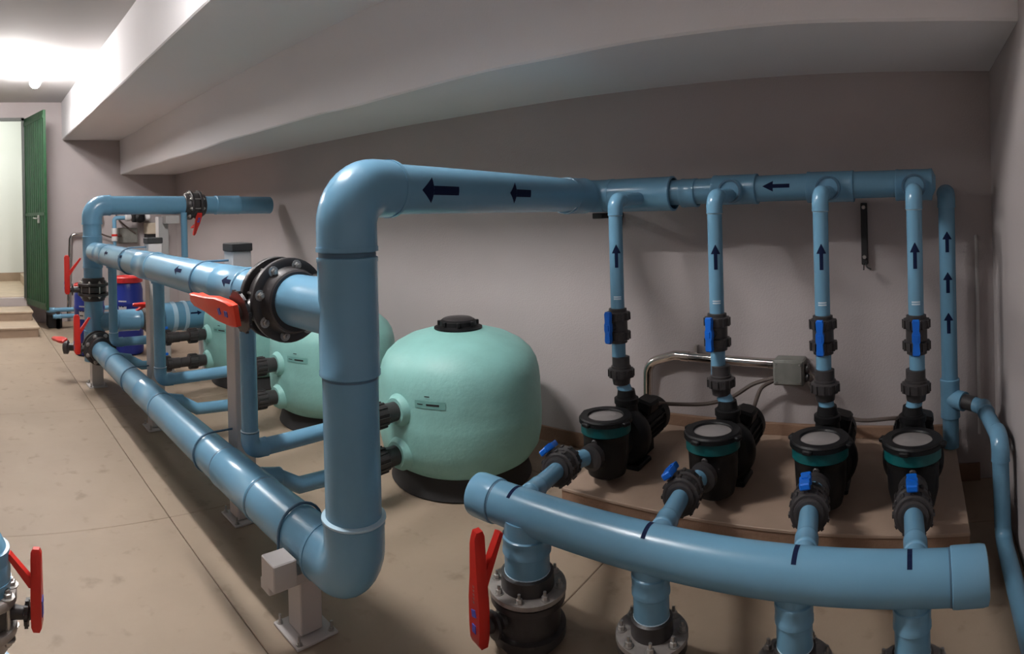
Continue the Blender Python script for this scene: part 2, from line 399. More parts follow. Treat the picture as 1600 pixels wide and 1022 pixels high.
def butterfly(name, loc, axis, stem, lev, D, label, cat='valve', hm='red', group=None, flange_m='grey', nb=8, L=.27, flat=False, stemlen=.07, gap=.0, hub=1.0, wm=.07, backflip=1, bolt_r=.015, thick=1.0, spread=.10, lt=.036, plate=.27):
    """butterfly valve: wafer body between two bolted flanges on a pipe of diameter D.
    axis = pipe direction, stem = direction of the spindle, lev = direction the lever points."""
    A = Vector(axis).normalized(); S = Vector(stem); S = (S - A * S.dot(A)).normalized(); T = A.cross(S); c = Vector(loc)
    t = thing(name, loc, label, cat, group)
    R = D * .82; th = .062 * thick; ft = .028 * thick
    MB().lathe([(R * .78, -th / 2), (R * .86, -th / 2 + .004), (R * .86, th / 2 - .004), (R * .78, th / 2)], c, A, 36).build('valve_body', 'grey', t)
    for sg in (-1, 1):
        f = MB()
        b0 = c + A * sg * (th / 2 + .006)
        pr = [(R * .98, 0), (R, .004), (R, ft - .005), (R * .965, ft), (D * .66, ft + .001), (D * .63, ft + .008), (D * .60, ft + .050), (D * .565, ft + .056), (D * .52, ft + .056)]
        f.lathe(pr, b0, A * sg, 40); fo = f.build('flange', flange_m, t)
        for k in range(nb):
            a = 2 * pi * (k + .5) / nb; d = S * cos(a) + T * sin(a); q = b0 + d * (R * .83) + A * sg * ft
            b = MB(); b.lathe([(bolt_r * 1.55, 0), (bolt_r * 1.55, .004), (bolt_r * 1.1, .005)], q, A * sg, 12, smooth=False)
            b.lathe([(bolt_r, .004), (bolt_r, .016), (bolt_r * .8, .018)], q, A * sg, 6, smooth=False)
            b.lathe([(bolt_r * .5, .017), (bolt_r * .5, .026)], q, A * sg, 8)
            b.build('bolt', 'steel', t)
    # studs seen between the flanges
    for k in range(nb):
        a = 2 * pi * (k + .5) / nb; d = S * cos(a) + T * sin(a); q = c + d * (R * .83); MB().tube([q - A * (th / 2 + .01), q + A * (th / 2 + .01)], bolt_r * .55, 8).build('stud', 'steel', t)
    # neck, toothed plate, spindle
    e = c + S * (R * .80)
    mb = MB(); mb.lathe([(D * .20, 0), (D * .17, .02), (D * .15, stemlen * .6), (D * plate, stemlen * .66), (D * plate, stemlen * .66 + .012), (D * .15, stemlen * .66 + .014), (D * .13, stemlen)], e, S, 20)
    for k in range(10):
        a = pi * 2 * k / 10; d = A * cos(a) + T * sin(a); mb.box(e + S * (stemlen * .66 + .006) + d * D * plate, (.012, .012, .012))
    mb.build('spindle_neck', 'grey', t)
    # lever: local +Z -> lev, +X -> stem
    Lv = Vector(lev); Lv = (Lv - S * Lv.dot(S)).normalized(); Yv = Lv.cross(S)
    Q = Matrix((S, Yv, Lv)).transposed()
    main, trig, badge = lever('h', L, wm, lt, hm, spread=spread * backflip)
    org = e + S * (stemlen + .014)
    for q in (main, trig, *badge): q.v = [org + Q @ v for v in q.v]
    ho = main.build('lever', hm, t); 
    trig.build('lever_trigger', hm, ho); [b_.build('lever_badge', 'blueprint', ho) for b_ in badge]
    mb = MB(); mb.lathe([(.011, -.002), (.011, .006)], org + Lv * (L * 1.0) , Lv, 10); hm == 'orange' and mb.build('lever_tip', 'tip', ho)
    return t

def ball_valve(name, loc, axis, out, label, group, r=.0375, m='grey', L=.20, hl=.155):
    """grey union ball valve with a flat blue handle; axis = pipe direction, out = side the handle faces"""
    A = Vector(axis).normalized(); S = Vector(out); S = (S - A * S.dot(A)).normalized(); T = A.cross(S); c = Vector(loc)
    t = thing(name, loc, label, 'valve', group)
    k = r / .0375; h = L / 2
    MB().lathe([(r * 1.08, -h), (r * 1.3, -h + .003), (r * 1.32, -h + .02), (r * 1.38, -h * .30), (r * 1.38, h * .30), (r * 1.32, h - .02), (r * 1.3, h - .003), (r * 1.08, h)], c, A, 28).build('valve_body', m, t)
    for sg in (-1, 1):
        mb = MB(); q = c + A * sg * h * .55
        mb.lathe([(r * 1.5, -.024), (r * 1.68, -.020), (r * 1.70, .020), (r * 1.5, .024)], q, A, 24)
        for i in range(12):
            a = 2 * pi * i / 12; d = S * cos(a) + T * sin(a); Rm = Matrix((A, d, A.cross(d))).transposed(); mb.box(q + d * r * 1.70, (.040, .010, .012), Rm)
        mb.build('union_nut', m, t)
    mb = MB(); mb.lathe([(r * .6, r * 1.2), (r * .6, r * 1.9)], c, S, 14); mb.build('spindle', m, t)
    Rm = Matrix((A, T, S)).transposed(); mb = MB(); q = c + S * (r * 1.95 + .012); w = .040 * k
    M4 = Rm.to_4x4(); M4.translation = q; H = hl / 2
    mb.prism([(-H, -w * .36), (-H * .9, -w * .46), (-H * .35, -w * .38), (-H * .2, -w * .5), (H * .2, -w * .5), (H * .35, -w * .38), (H * .9, -w * .46), (H, -w * .36), (H, w * .36), (H * .9, w * .46), (H * .35, w * .38), (H * .2, w * .5), (-H * .2, w * .5), (-H * .35, w * .38), (-H * .9, w * .46), (-H, w * .36)], .026, M4, bev=.06)
    mb.box(q + S * .014, (.03, w * .5, .006), Rm)
    mb.build('blue_handle', 'bluehandle', t)
    return t

# ------------------------------------------------------------------ suction header in front of the pumps
HY, HZ, HR = 1.84, .487, .081
sh = thing('suction_header', (-.75, HY, HZ), 'thick blue pipe lying low across the front right, feeding the pumps', 'pipe')
MB().tube([(-1.66, HY, HZ), (.165, HY, HZ)], HR, 48).build('pipe', 'pvc', sh)
for x0, s in ((-1.69, -1), (.20, 1)):
    mb = MB(); mb.lathe([(HR, -.115), (HR * 1.06, -.112), (HR * 1.075, -.10), (HR * 1.075, -.02), (HR * 1.04, -.004), (HR * .90, 0)], (x0, HY, HZ), (s, 0, 0), 44, caps=True); mb.build('end_cap', 'pvc_fit', sh)
    ringband((x0 - s * .118, HY, HZ), (1, 0, 0), HR, .006, sh)
branches = [(-1.46, -1.60), (-.885, -.985), (-.375, -.447), (-.02, -.035)]      # x at header, x at pump
PUMPX = [-1.53, -.955, -.448, -.035]; PY = 2.64
INL = .445                                                                     # inlet height
for (xa, xb), px in zip(branches, PUMPX):
    a = V3(xa, HY + .03, HZ + .035); b = V3(xb, 2.36, INL + .005)
    d = (b - a).normalized()
    MB().tube([a, b], .037, 28).build('branch_pipe', 'pvc', sh)
    coupling(a + d * .10, d, .037, .11, sh, name='branch_socket', k=1.1)
    mb = MB()                                                     # marker stroke over the crown of the header
    n = 7
    for i in range(n):
        a0_, a1_ = radians(-18 + 60 * i / n), radians(-18 + 60 * (i + 1) / n); w = .008; R = HR + .0009
        P = lambda x, t_: (x, HY - R * sin(t_), HZ + R * cos(t_))
        mb.add([P(xa - .02 - w, a0_), P(xa - .02 + w, a0_), P(xa - .02 + w, a1_), P(xa - .02 - w, a1_)], [(0, 1, 2, 3)], False)
    mb.build('marker_stroke', 'mark', sh)
# outlets under the header with their bolted flanges
outs = [(-1.435, .088, .205), (-.905, .062, .20), (-.408, .058, .20), (-.037, .056, .20)]
for i, (x, r, zf) in enumerate(outs):
    MB().tube([(x, HY, HZ - .02), (x, HY, zf + .05)], r, 36).build('outlet_pipe', 'pvc', sh)
    coupling((x, HY, HZ - HR - .035), (0, 0, 1), r, .07, sh, name='outlet_socket', k=1.06)
    MB().lathe([(r, 0), (r * 1.03, .004), (r, .008)], (x, HY, zf + .055), (0, 0, 1), 32, caps=False).build('glue_bead', 'glue_glint', sh)

def floor_flange(x, r, zf, label, R, n=8):
    """flanged foot under an outlet: steel backing ring on a dark stub going to the floor"""
    t = thing('flanged_valve', (x, HY, 0), label, 'valve', None)
    MB().lathe([(r * 1.02, .06), (r * 1.16, .055), (r * 1.18, .0), (R * .72, -.002)], (x, HY, zf), (0, 0, 1), 36, caps=False).build('stub_collar', 'grey', t)
    MB().ring((x, HY, zf - .012), (0, 0, 1), r * 1.12, R, .016, 40).build('backing_ring', 'flange', t)
    MB().lathe([(R * .80, 0), (R * .97, .005), (R * .97, .028), (R * .72, .032)], (x, HY, zf - .048), (0, 0, 1), 40).build('flange', 'grey', t)
    MB().lathe([(R * .82, 0), (R * .84, .01), (R * .84, zf - .10), (R * .80, zf - .056)], (x, HY, .004), (0, 0, 1), 40).build('valve_body', 'grey', t)
    MB().lathe([(R * .97, 0), (R * .97, .03), (R * .84, .034)], (x, HY, .03), (0, 0, 1), 40).build('flange', 'grey', t)
    for k in range(n):
        a = 2 * pi * (k + .5) / n; q = V3(x + cos(a) * R * .84, HY + sin(a) * R * .84, zf + .004)
        b = MB(); b.lathe([(.018, 0), (.018, .003)], q, (0, 0, 1), 12, smooth=False); b.lathe([(.0125, .003), (.0125, .015), (.010, .017)], q, (0, 0, 1), 6, smooth=False); b.lathe([(.006, .015), (.006, .032)], q, (0, 0, 1), 8)
        b.build('bolt', 'steel', t)
    return t
v1 = floor_flange(-1.435, .088, .205, 'large dark flanged valve with red lever under the left end of the low header', .150)
floor_flange(-.905, .062, .20, 'bolted flange under the low header, second outlet from the left', .125)
floor_flange(-.408, .058, .20, 'bolted flange under the low header, third outlet from the left', .125)
floor_flange(-.037, .056, .20, 'bolted flange under the low header, rightmost outlet', .120)
# its lever, standing upright on the left side
main, trig, badge = lever('h', .37, .078, .045)
S = V3(-.27, -.96, 0).normalized(); Lv = V3(0, 0, 1); Yv = Lv.cross(S); Q = Matrix((S, Yv, Lv)).transposed(); org = V3(-1.435, HY, .115) + S * .225
mb = MB(); mb.lathe([(.034, 0), (.028, .02), (.05, .045), (.05, .057), (.026, .06), (.022, .085)], V3(-1.435, HY, .115) + S * .115, S, 18); mb.build('spindle_neck', 'grey', v1)
for q in (main, trig, *badge): q.v = [org + Q @ v for v in q.v]
lv = main.build('lever', 'red', v1); trig.build('lever_trigger', 'red', lv); [b_.build('lever_badge', 'blueprint', lv) for b_ in badge]
mb = MB()
for k in range(5):
    c = org + S * .0215 + Lv * (.115 + .014 * k); Rm = Matrix((S, Yv, Lv)).transposed(); mb.box(c, (.002, .011, .009), Rm); 
mb.build('lever_lettering', 'paper', lv)

# ------------------------------------------------------------------ pumps
def make_pump(loc, label):
    t = thing('pool_pump', loc, label, 'pump', 'black pool pumps in a row on the plinth')
    B = lambda n, m, mb, par=None: mb.build(n, m, par or t, world=False)
    mb = MB(); mb.lathe([(.06, .03), (.095, .05), (.112, .12), (.116, .22), (.118, .25), (.124, .258)], (0, 0, 0), (0, 0, 1), 36)
    mb.lathe([(.055, 0), (.075, .06), (.09, .12)], (0, .0, .17), (0, 1, 0), 28); B('strainer_housing', 'black', mb)
    mb = MB(); mb.lathe([(.046, 0), (.062, .004), (.062, .04), (.050, .045), (.050, .09)], (0, -.165, .175), (0, 1, 0), 28); B('inlet_union', 'grey', mb)
    B('teal_ring', 'teal', MB().lathe([(.112, .258), (.127, .262), (.127, .310), (.112, .314)], (0, 0, 0), (0, 0, 1), 40))
    mb = MB(); mb.ring((0, 0, .312), (0, 0, 1), .088, .136, .018, 40)
    for a in (pi * .92, -.08 * pi, pi * .42, pi * 1.42):
        d = V3(cos(a), sin(a), 0); Rm = Matrix.Rotation(a, 3, 'Z'); mb.box(d * .132 + V3(0, 0, .322), (.04, .045, .022), Rm, bev=.006)
    mb.lathe([(.088, .326), (.134, .332), (.128, .340), (.093, .340), (.088, .333)], (0, 0, 0), (0, 0, 1), 40, caps=False)
    lid = B('lid_ring', 'black', mb)
    B('lid_window', 'lens', MB().lathe([(.089, .324), (.089, .330), (.05, .335), (.01, .337)], (0, 0, 0), (0, 0, 1), 36), lid)
    # volute with outlet
    mb = MB(); mb.lathe([(.07, 0), (.125, .015), (.145, .045), (.148, .085), (.135, .125), (.09, .145)], (0, .13, .165), (0, 1, 0), 36)
    mb.lathe([(.07, 0), (.066, .07), (.058, .13), (.054, .17)], (0, .23, .20), (0, 0, 1), 28); B('volute', 'black', mb)
    mb = MB(); mb.lathe([(.058, 0), (.066, .004), (.066, .03), (.052, .036), (.046, .075)], (0, .23, .33), (0, 0, 1), 24); B('outlet_union', 'black', mb)
    # motor with cooling fins
    mb = MB(); mb.lathe([(.09, 0), (.105, .02), (.095, .03), (.092, .24), (.10, .25)], (0, .27, .17), (0, 1, 0), 32)
    for i in range(20):
        a = 2 * pi * i / 20; d = V3(cos(a), 0, sin(a)); Rm = Matrix((d, V3(0, 1, 0), d.cross(V3(0, 1, 0)))).transposed(); mb.box(V3(0, .41, .17) + d * .10, (.022, .20, .004), Rm)
    mot = B('motor', 'black', mb)
    B('fan_cover', 'black', MB().lathe([(.104, 0), (.106, .05), (.098, .07), (.06, .08)], (0, .52, .17), (0, 1, 0), 32), mot)
    B('terminal_box', 'black', MB().box((.05, .38, .285), (.10, .12, .07), Matrix.Rotation(.25, 3, 'Y'), bev=.012), mot)
    mb = MB(); mb.box((0, .24, .014), (.20, .16, .028), bev=.006); mb.box((0, .24, .04), (.10, .10, .05)); mb.box((0, .42, .045), (.09, .10, .09), bev=.005); B('foot', 'black', mb)
    mb = MB(); mb.lathe([(.016, 0), (.016, .02), (.011, .024)], (0, -.100, .235), (0, -1, 0), 10); B('drain_plug', 'grey', mb)
    return t
pl_lab = ['black pool pump farthest left on the plinth beside the turquoise tank', 'second black pool pump from the left on the plinth', 'third black pool pump from the left, below the junction box', 'rightmost black pool pump nearest the corner']
p0 = make_pump((PUMPX[0], PY, PZ), pl_lab[0])
for i in (1, 2, 3): copy_tree(p0, (PUMPX[i], PY, PZ), pl_lab[i])
# suction ball valves (handle on top, in line with the pipe)
sv = ['grey suction valve with blue handle before the leftmost pump', 'grey suction valve with blue handle before the second pump from left', 'grey suction valve with blue handle before the third pump from left', 'grey suction valve with blue handle before the rightmost pump']
for i, (xa, xb) in enumerate(branches):
    a = V3(xa, HY + .03, HZ + .035); b = V3(xb, 2.36, INL + .005); d = (b - a).normalized()
    MB().tube([b - d * .02, V3(PUMPX[i] * .6 + b.x * .4, PY - .16, PZ + .175)], .040, 24).build('branch_stub', 'pvc', sh)
    ball_valve('ball_valve', b - d * .045, d, ((-.75, -.45, 1), (-.55, -.5, 1), (-.05, -.6, 1), (0, -.6, 1))[i], sv[i], 'ball valves on the pump suction pipes', r=.045, m='grey', L=.17, hl=.16)

# discharge pipes up from each pump
RX = [-1.57, -1.0, -.46, -.008]; RY = PY + .23; RYW = 3.25; DZ = 1.737
names = ['leftmost', 'second from left', 'third from left', 'rightmost']
zt = 1.705
for i, x in enumerate(RX):
    dp = thing('discharge_pipe', (x, RY, .68), 'thin blue pipe rising from the %s pump to the wall header' % names[i], 'pipe', 'blue pipes rising from the pumps')
    r = .0375; px = PUMPX[i]
    mb = MB(); mb.tube([(px, RY, .655), (x * .5 + px * .5, RY, .70)], r, 24); mb.build('pipe', 'pvc', dp)
    mb = MB(); mb.tube([(x, RY, .80), (x, RY, .95)], r, 24); mb.build('pipe', 'pvc', dp)
    mb = MB(); mb.tube([(x, RY, 1.08), (x, RY, zt - .03)], r, 24); mb.build('pipe', 'pvc', dp)
    mb = MB(); mb.tube([(x, RY + .04, zt), (x, RYW - .06, zt + .01)], r, 24); mb.build('pipe', 'pvc', dp)
    elbow((x, RY, zt), (0, 0, -1), (0, 1, 0), r, .085, dp, rad=.05)
    MB().lathe([(r * 1.0, 0), (r * 1.05, .003), (r, .006)], (x, RY, zt - .09), (0, 0, 1), 24, caps=False).build('glue_bead', 'glue_glint', dp)
    az = V3(-x, -RY, 0).normalized()
    arrow((x, RY, 1.40), (0, 0, 1), az, r, .125, .05, dp)
    mb = MB(); B_ = V3(0, 0, 1).cross(az)
    for z in (1.165, 1.176):
        vs = []
        for k in range(7):
            a = -.55 + 1.1 * k / 6
            for zz in (z, z + .007): vs.append(V3(x, RY, zz) + (az * cos(a) + B_ * sin(a)) * (r + .0008))
        mb.add(vs, [(2 * k, 2 * k + 2, 2 * k + 3, 2 * k + 1) for k in range(6)], False)
    mb.build('printed_line', 'print', dp)
    ball_valve('ball_valve', (x, RY, 1.02), (0, 0, 1), (-.16 if i < 2 else -.02, -1, 0), 'grey ball valve with upright blue handle on the %s riser' % names[i], 'ball valves with blue handles on the risers', r=.0375, L=.19, hl=.17)
    cv = thing('check_valve', (x, RY, .74), 'dark grey check valve with union nut above the %s pump' % names[i], 'valve', 'check valves above the pumps')
    mb = MB(); mb.lathe([(.040, .70), (.046, .703), (.050, .735), (.054, .75), (.054, .80), (.048, .803), (.048, .85), (.040, .853)], (x * .7 + px * .3, RY, 0), (0, 0, 1), 28); mb.build('valve_body', 'grey', cv)
    mb = MB(); mb.lathe([(.052, .738), (.066, .742), (.068, .785), (.056, .79)], (x * .7 + px * .3, RY, 0), (0, 0, 1), 28)
    for k in range(12):
        a = 2 * pi * k / 12; Rm = Matrix.Rotation(a, 3, 'Z'); mb.box(V3(x * .7 + px * .3 + cos(a) * .068, RY + sin(a) * .068, .764), (.010, .014, .038), Rm)
    mb.build('union_nut', 'grey', cv)

# ------------------------------------------------------------------ discharge header on the back wall and its run to the riser
DR = .092; BX = -1.93
dh = thing('discharge_header', (-1.0, RYW, DZ), 'long blue header pipe on the back wall with black flow arrows', 'pipe')
MB().tube([(BX + .05, RYW, DZ), (.03, RYW, DZ + .02)], DR * .80, 40).build('pipe', 'pvc', dh)
for x in RX[1:]:
    L = .26 if x < -.1 else .20
    coupling((x - .0, RYW, DZ + .01), (1, 0, 0), DR * .80, L, dh, name='tee', k=1.15)
    MB().lathe([(DR * .72, 0), (DR * .70, .055), (.052, .06)], (x, RYW - DR * .72, DZ + .0), (0, -1, 0), 28).build('tee_branch', 'pvc_fit', dh)
    MB().ring((x, RYW - DR * .72 - .067, DZ - .0), (0, 1, 0), .054, .064, .006, 32).build('joint_ring', 'seam', dh)
coupling((-1.60, RYW, DZ + .0), (1, 0, 0), DR, .44, dh, name='tee', k=1.10)
ringband((-1.84, RYW, DZ), (1, 0, 0), DR * 1.09, .012, dh)
coupling((-1.28, RYW, DZ), (1, 0, 0), DR * .80, .10, dh, name='reducer', k=1.12)
MB().lathe([(DR * .88, 0), (DR * .4, .02)], (.09, RYW, DZ + .02), (1, 0, 0), 32).build('end_cap', 'pvc_fit', dh)
arrow((-.75, RYW, DZ + .01), (-1, 0, 0), (.25, -1, .15), DR * .80, .15, .06, dh)
# elbow and big pipe coming out to the riser
BR = .1; RXX, RYY = -1.73, 1.24; TZ = 1.748
bp = thing('riser_loop', (RXX, RYY, .4), 'large blue pipe loop rising from the low manifold and crossing to the wall', 'pipe')
elbow((BX, RYW, TZ - .01), (0, -1, 0), (1, 0, 0), BR * .92, .15, bp, rad=.11)
coupling((BX, RYW - .22, TZ - .008), (0, 1, 0), BR * .95, .20, bp, k=1.12)
ringband((BX, RYW - .335, TZ - .008), (0, 1, 0), BR * 1.045, .012, bp, m='glue_glint')
P_top = V3(RXX, RYY, TZ + .005); dirp = (V3(BX, RYW - .2, TZ - .005) - P_top).normalized()
MB().tube([P_top + dirp * .1, V3(BX, RYW - .2, TZ - .006)], BR * .97, 48).build('pipe', 'pvc', bp)
elbow(P_top, dirp, (0, 0, -1), BR, .225, bp, rad=.135)
MB().tube([(RXX, RYY, TZ - .20), (RXX, RYY, .55)], BR, 48).build('pipe', 'pvc', bp)
ringband((RXX, RYY, TZ - .232), (0, 0, 1), BR * 1.015, .016, bp)
coupling((RXX, RYY, 1.30), (0, 0, 1), BR, .42, bp, name='tee_sleeve', k=1.075)
ringband((RXX, RYY, 1.085), (0, 0, 1), BR, .008, bp)
elbow((RXX, RYY, .385), (0, 0, 1), (-1, 0, 0), BR, .20, bp, rad=.115)
MB().lathe([(BR * 1.1, 0), (BR * 1.15, .004), (BR * 1.15, .010), (BR * 1.0, .014)], (RXX, RYY, .585), (0, 0, 1), 48, caps=False).build('glue_bead', 'glue_glint', bp)
for s_, a_ in ((.42, .23), (1.02, .19)):
    q = P_top + dirp * s_; arrow(q, -dirp, V3(-q.x, -q.y, EYE - q.z) , BR * .97, a_, .105, bp, shaft=.34, head=.30)

# ------------------------------------------------------------------ rack manifolds running left
MY = 1.24; UZ = 1.318; LZ = .390
um = thing('manifold_pipe', (-4, MY, UZ), 'upper blue manifold pipe on the rack with small flow arrows', 'pipe')
MB().tube([(RXX - .01, MY, UZ), (-2.08, MY, UZ)], BR * 1.05, 40).build('pipe', 'pvc', um)
MB().tube([(-2.30, MY, UZ), (-6.02, MY, UZ + .03)], BR, 40).build('pipe', 'pvc', um)
for x, L in ((-2.65, .30), (-4.10, .34), (-5.55, .34)):
    zz = UZ + .03 * (-2.3 - x) / 3.7
    coupling((x, MY, zz), (-1, 0, -.008), BR, L, um, name='tee', k=1.025)
    r = .043
    MB().tube([(x, MY + .05, zz - .03), (x, MY + .06, zz - .12)], r * 1.25, 24).build('tee_branch', 'pvc_fit', um)
for x in (-2.56, -3.25, -4.62, -5.12):
    zz = UZ + .03 * (-2.3 - x) / 3.7
    arrow((x, MY, zz), (-1, 0, 0), (.35, -1, .45), BR * (1.027 if x == -2.56 else 1.003), .12, .06, um)
lm = thing('manifold_pipe', (-4, MY, LZ), 'lower blue manifold pipe running along the rack near the floor', 'pipe')
MB().tube([(RXX - .10, MY, LZ - .004), (-5.80, MY, LZ - .012)], BR, 40).build('pipe', 'pvc', lm)
for x, L in ((-2.62, .40), (-4.10, .40), (-5.35, .30)):
    coupling((x, MY, LZ - .006), (-1, 0, 0), BR, L, lm, name='tee', k=1.02)
    ringband((x - L / 2 - .006, MY, LZ - .006), (-1, 0, 0), BR, .008, lm)
    ringband((x + L / 2 + .006, MY, LZ - .006), (-1, 0, 0), BR, .008, lm)

TX = [-2.68, -4.12, -5.56]; TY, TR = 2.78, .52; UPZ, LOZ = .515, .262
tn = ['nearest turquoise tank', 'middle turquoise tank', 'farthest turquoise tank']
for i, x in enumerate(TX):
    zz = UZ + .03 * (-2.3 - x) / 3.7; r = .042; yb = MY + .065
    d1 = thing('tank_feed_pipe', (x, yb, .5), 'blue pipe dropping from the upper manifold and turning to the %s' % tn[i], 'pipe', 'blue drop pipes to the tanks')
    MB().tube([(x, yb, zz - .07), (x, yb, UPZ + .02)], r, 28).build('pipe', 'pvc', d1)
    elbow((x, yb, UPZ - .005), (0, 0, 1), (0, 1, .01), r, .09, d1, rad=.05)
    MB().lathe([(r * 1.05, 0), (r * 1.12, .003), (r, .007)], (x, yb, UPZ + .087), (0, 0, 1), 28, caps=False).build('glue_bead', 'glue_glint', d1)
    MB().tube([(x, yb + .04, UPZ - .005), (x, 1.86, UPZ)], r, 28).build('pipe', 'pvc', d1)
    d2 = thing('tank_return_pipe', (x, MY + .1, .35), 'blue branch from the lower manifold to the %s' % tn[i], 'pipe', 'blue low branches to the tanks')
    MB().tube([(x, MY + .05, LZ - .02), (x, MY + .22, LZ - .05), (x, MY + .34, LOZ + .01), (x, 1.86, LOZ)], [r, r, r, r], 28).build('pipe', 'pvc', d2)
    coupling((x, MY + .17, LZ - .038), (0, .97, -.2), r, .12, d2, k=1.14)
    for z, nm in ((UPZ, 'upper'), (LOZ, 'lower')):
        if i == 2:
            ball_valve('ball_valve', (x, 1.78, z), (0, 1, 0), (-.2, 0, 1), 'dark ball valve on the %s pipe of the farthest tank' % nm, 'ball valves on the farthest tank', r=.042, L=.24, hl=.14)
        un = thing('tank_union', (x, 2.0, z), 'dark threaded union on the %s port of the %s' % (nm, tn[i]), 'pipe fitting', 'dark unions on the tank ports')
        MB().lathe([(.045, 0), (.052, .003), (.052, .12), (.047, .125), (.047, .22)], (x, 1.84, z), (0, 1, 0), 24).build('union_sleeve', 'grey', un)
        mb = MB(); mb.lathe([(.058, 0), (.068, .005), (.070, .085), (.060, .095), (.055, .15), (.055, .26)], (x, 2.055, z), (0, 1, 0), 28)
        for k in range(14):
            a = 2 * pi * k / 14; Rm = Matrix.Rotation(-a, 3, 'Y'); mb.box(V3(x + cos(a) * .070, 2.10, z + sin(a) * .070), (.010, .08, .013), Rm)
        mb.build('union_nut', 'grey', un)

# ------------------------------------------------------------------ tanks
def make_tank(loc, label):
    t = thing('filter_tank', loc, label, 'tank', 'turquoise sand filter tanks by the back wall')
    B = lambda n, m, mb, par=None: mb.build(n, m, par or t, world=False)
    prof = [(.30, .085), (.38, .10), (.455, .145), (.50, .21), (.518, .29), (.524, .40), (.523, .43), (.520, .455), (.519, .50), (.517, .60), (.511, .66), (.496, .72), (.465, .775), (.408, .828), (.322, .875), (.22, .905), (.15, .918), (.135, .92)]
    pp = []
    for a, b in zip(prof, prof[1:]): pp += [a, ((a[0] + b[0]) / 2, (a[1] + b[1]) / 2)] if (b[1] - a[1]) > .03 else [a]
    pp.append(prof[-1])
    B('tank_shell', 'tank', MB().lathe(prof, (0, 0, 0), (0, 0, 1), 72))
    B('base_ring', 'rubber', MB().lathe([(.44, 0), (.45, .01), (.44, .04), (.41, .15)], (0, 0, 0), (0, 0, 1), 48))
    mb = MB(); mb.lathe([(.150, .915), (.155, .918), (.155, .928), (.135, .932), (.120, .94), (.118, .965), (.105, .975), (.05, .982), (.0, .983)], (0, 0, 0), (0, 0, 1), 40)
    for k in range(8):
        a = 2 * pi * k / 8; d = V3(cos(a), sin(a), 0); mb.box(d * .118 + V3(0, 0, .955), (.03, .022, .03), Matrix.Rotation(a, 3, 'Z'), bev=.004)
    lid = B('lid', 'black', mb)
    B('lid_top', 'grey', MB().lathe([(.100, .975), (.088, .985), (.02, .99)], (0, 0, 0), (0, 0, 1), 32), lid)
    for z in (UPZ, LOZ): B('port_boss', 'tank', MB().lathe([(.10, 0), (.095, .07), (.075, .10)], (0, -.45, z), (0, -1, 0), 28))
    # printed name plate facing the aisle
    a = radians(-90 + 24); r = .5205
    def wrap(a0, a1, z0, z1, rr, n=8):
        V = []
        for i in range(n + 1):
            q = a0 + (a1 - a0) * i / n
            for z in (z0, z1): V.append((cos(q) * rr, sin(q) * rr, z))
        return V, [(2 * i, 2 * i + 2, 2 * i + 3, 2 * i + 1) for i in range(n)]
    mb = MB(); mb.add(*wrap(a - .17, a + .19, .558, .600, .5205)); lb = B('name_plate', 'tank_label', mb)
    mb = MB(); mb.add(*wrap(a - .03, a + .12, .574, .585, .5215)); B('plate_print', 'rubber', mb, lb); B('plate_print', 'rubber', MB().add(*wrap(a - .14, a - .07, .577, .582, .5215)), lb); B('plate_print', 'rubber', MB().add(*wrap(a - .05, a + .01, .622, .628, .5205)), lb)
    return t
tk = make_tank((TX[0], TY, 0), 'nearest turquoise filter tank with black lid beside the pumps')
copy_tree(tk, (TX[1], TY, 0), 'middle turquoise filter tank, mostly behind the big riser')
copy_tree(tk, (TX[2], TY, 0), 'farthest turquoise filter tank behind the white rack post')

# ------------------------------------------------------------------ rack posts
def post(name, loc, h, label, cap=None, arms=(), w=.115, group='white square rack posts'):
    x, y = loc; t = thing(name, (x, y, 0), label, 'post', group)
    MB().box((x, y, h / 2 + .008), (w, w, h - .016), bev=.004).build('column', 'white', t)
    MB().box((x, y, .006), (.19, .19, .012), bev=.003).build('base_plate', 'white', t)
    for a in (-1, 1):
        for b in (-1, 1):
            q = V3(x + a * .075, y + b * .075, .012); m = MB(); m.lathe([(.014, 0), (.014, .003)], q, (0, 0, 1), 10, smooth=False); m.lathe([(.010, .003), (.010, .012)], q, (0, 0, 1), 6, smooth=False); m.lathe([(.0055, .012), (.0055, .035)], q, (0, 0, 1), 8); m.build('anchor_bolt', 'steel', t)
    if cap: MB().box((x, y, h + .022), (w + .012, w + .012, .045), bev=.004).build('post_cap', cap, t)
    for (cx, cy, cz, dx, dy, dz) in arms: MB().box((cx, cy, cz), (dx, dy, dz), bev=.004).build('bracket_arm', 'white', t)
    return t
def ubolt(t, x, z, legs, R=BR * 1.05, m='steel', side=1):
    """rod bent over the pipe, both legs running to the bracket"""
    pts = []
    for k in range(13):
        a = pi * k / 12; pts.append(V3(x, MY - cos(a) * R, z + sin(a) * R))
    pts = [V3(x, MY - R, legs)] + pts + [V3(x, MY + R, legs)]
    MB().tube(pts, .006, 8).build('u_bolt', m, t)
m_sb = 'seam'
def sidebolt(t, x, z, yb):
    pts = [V3(x, yb, z + R_ * s) for s, R_ in ((1, BR * 1.07),)] 
    for k in range(13):
        a = pi / 2 + pi * k / 12; pts.append(V3(x, MY + cos(a) * BR * 1.07, z + sin(a) * BR * 1.07))
    pts.append(V3(x, yb, z - BR * 1.07)); MB().tube(pts, .006, 8).build('u_bolt', m_sb, t)
pA = post('rack_post', (-2.08, 1.24), .275, 'short white post with box bracket under the near end of the low manifold', arms=[(-2.04, 1.14, .258, .07, .20, .045), (-2.0, 1.082, .325, .10, .10, .10)], w=.10)
ubolt(pA, -2.10, LZ, .28, m='seam'); 
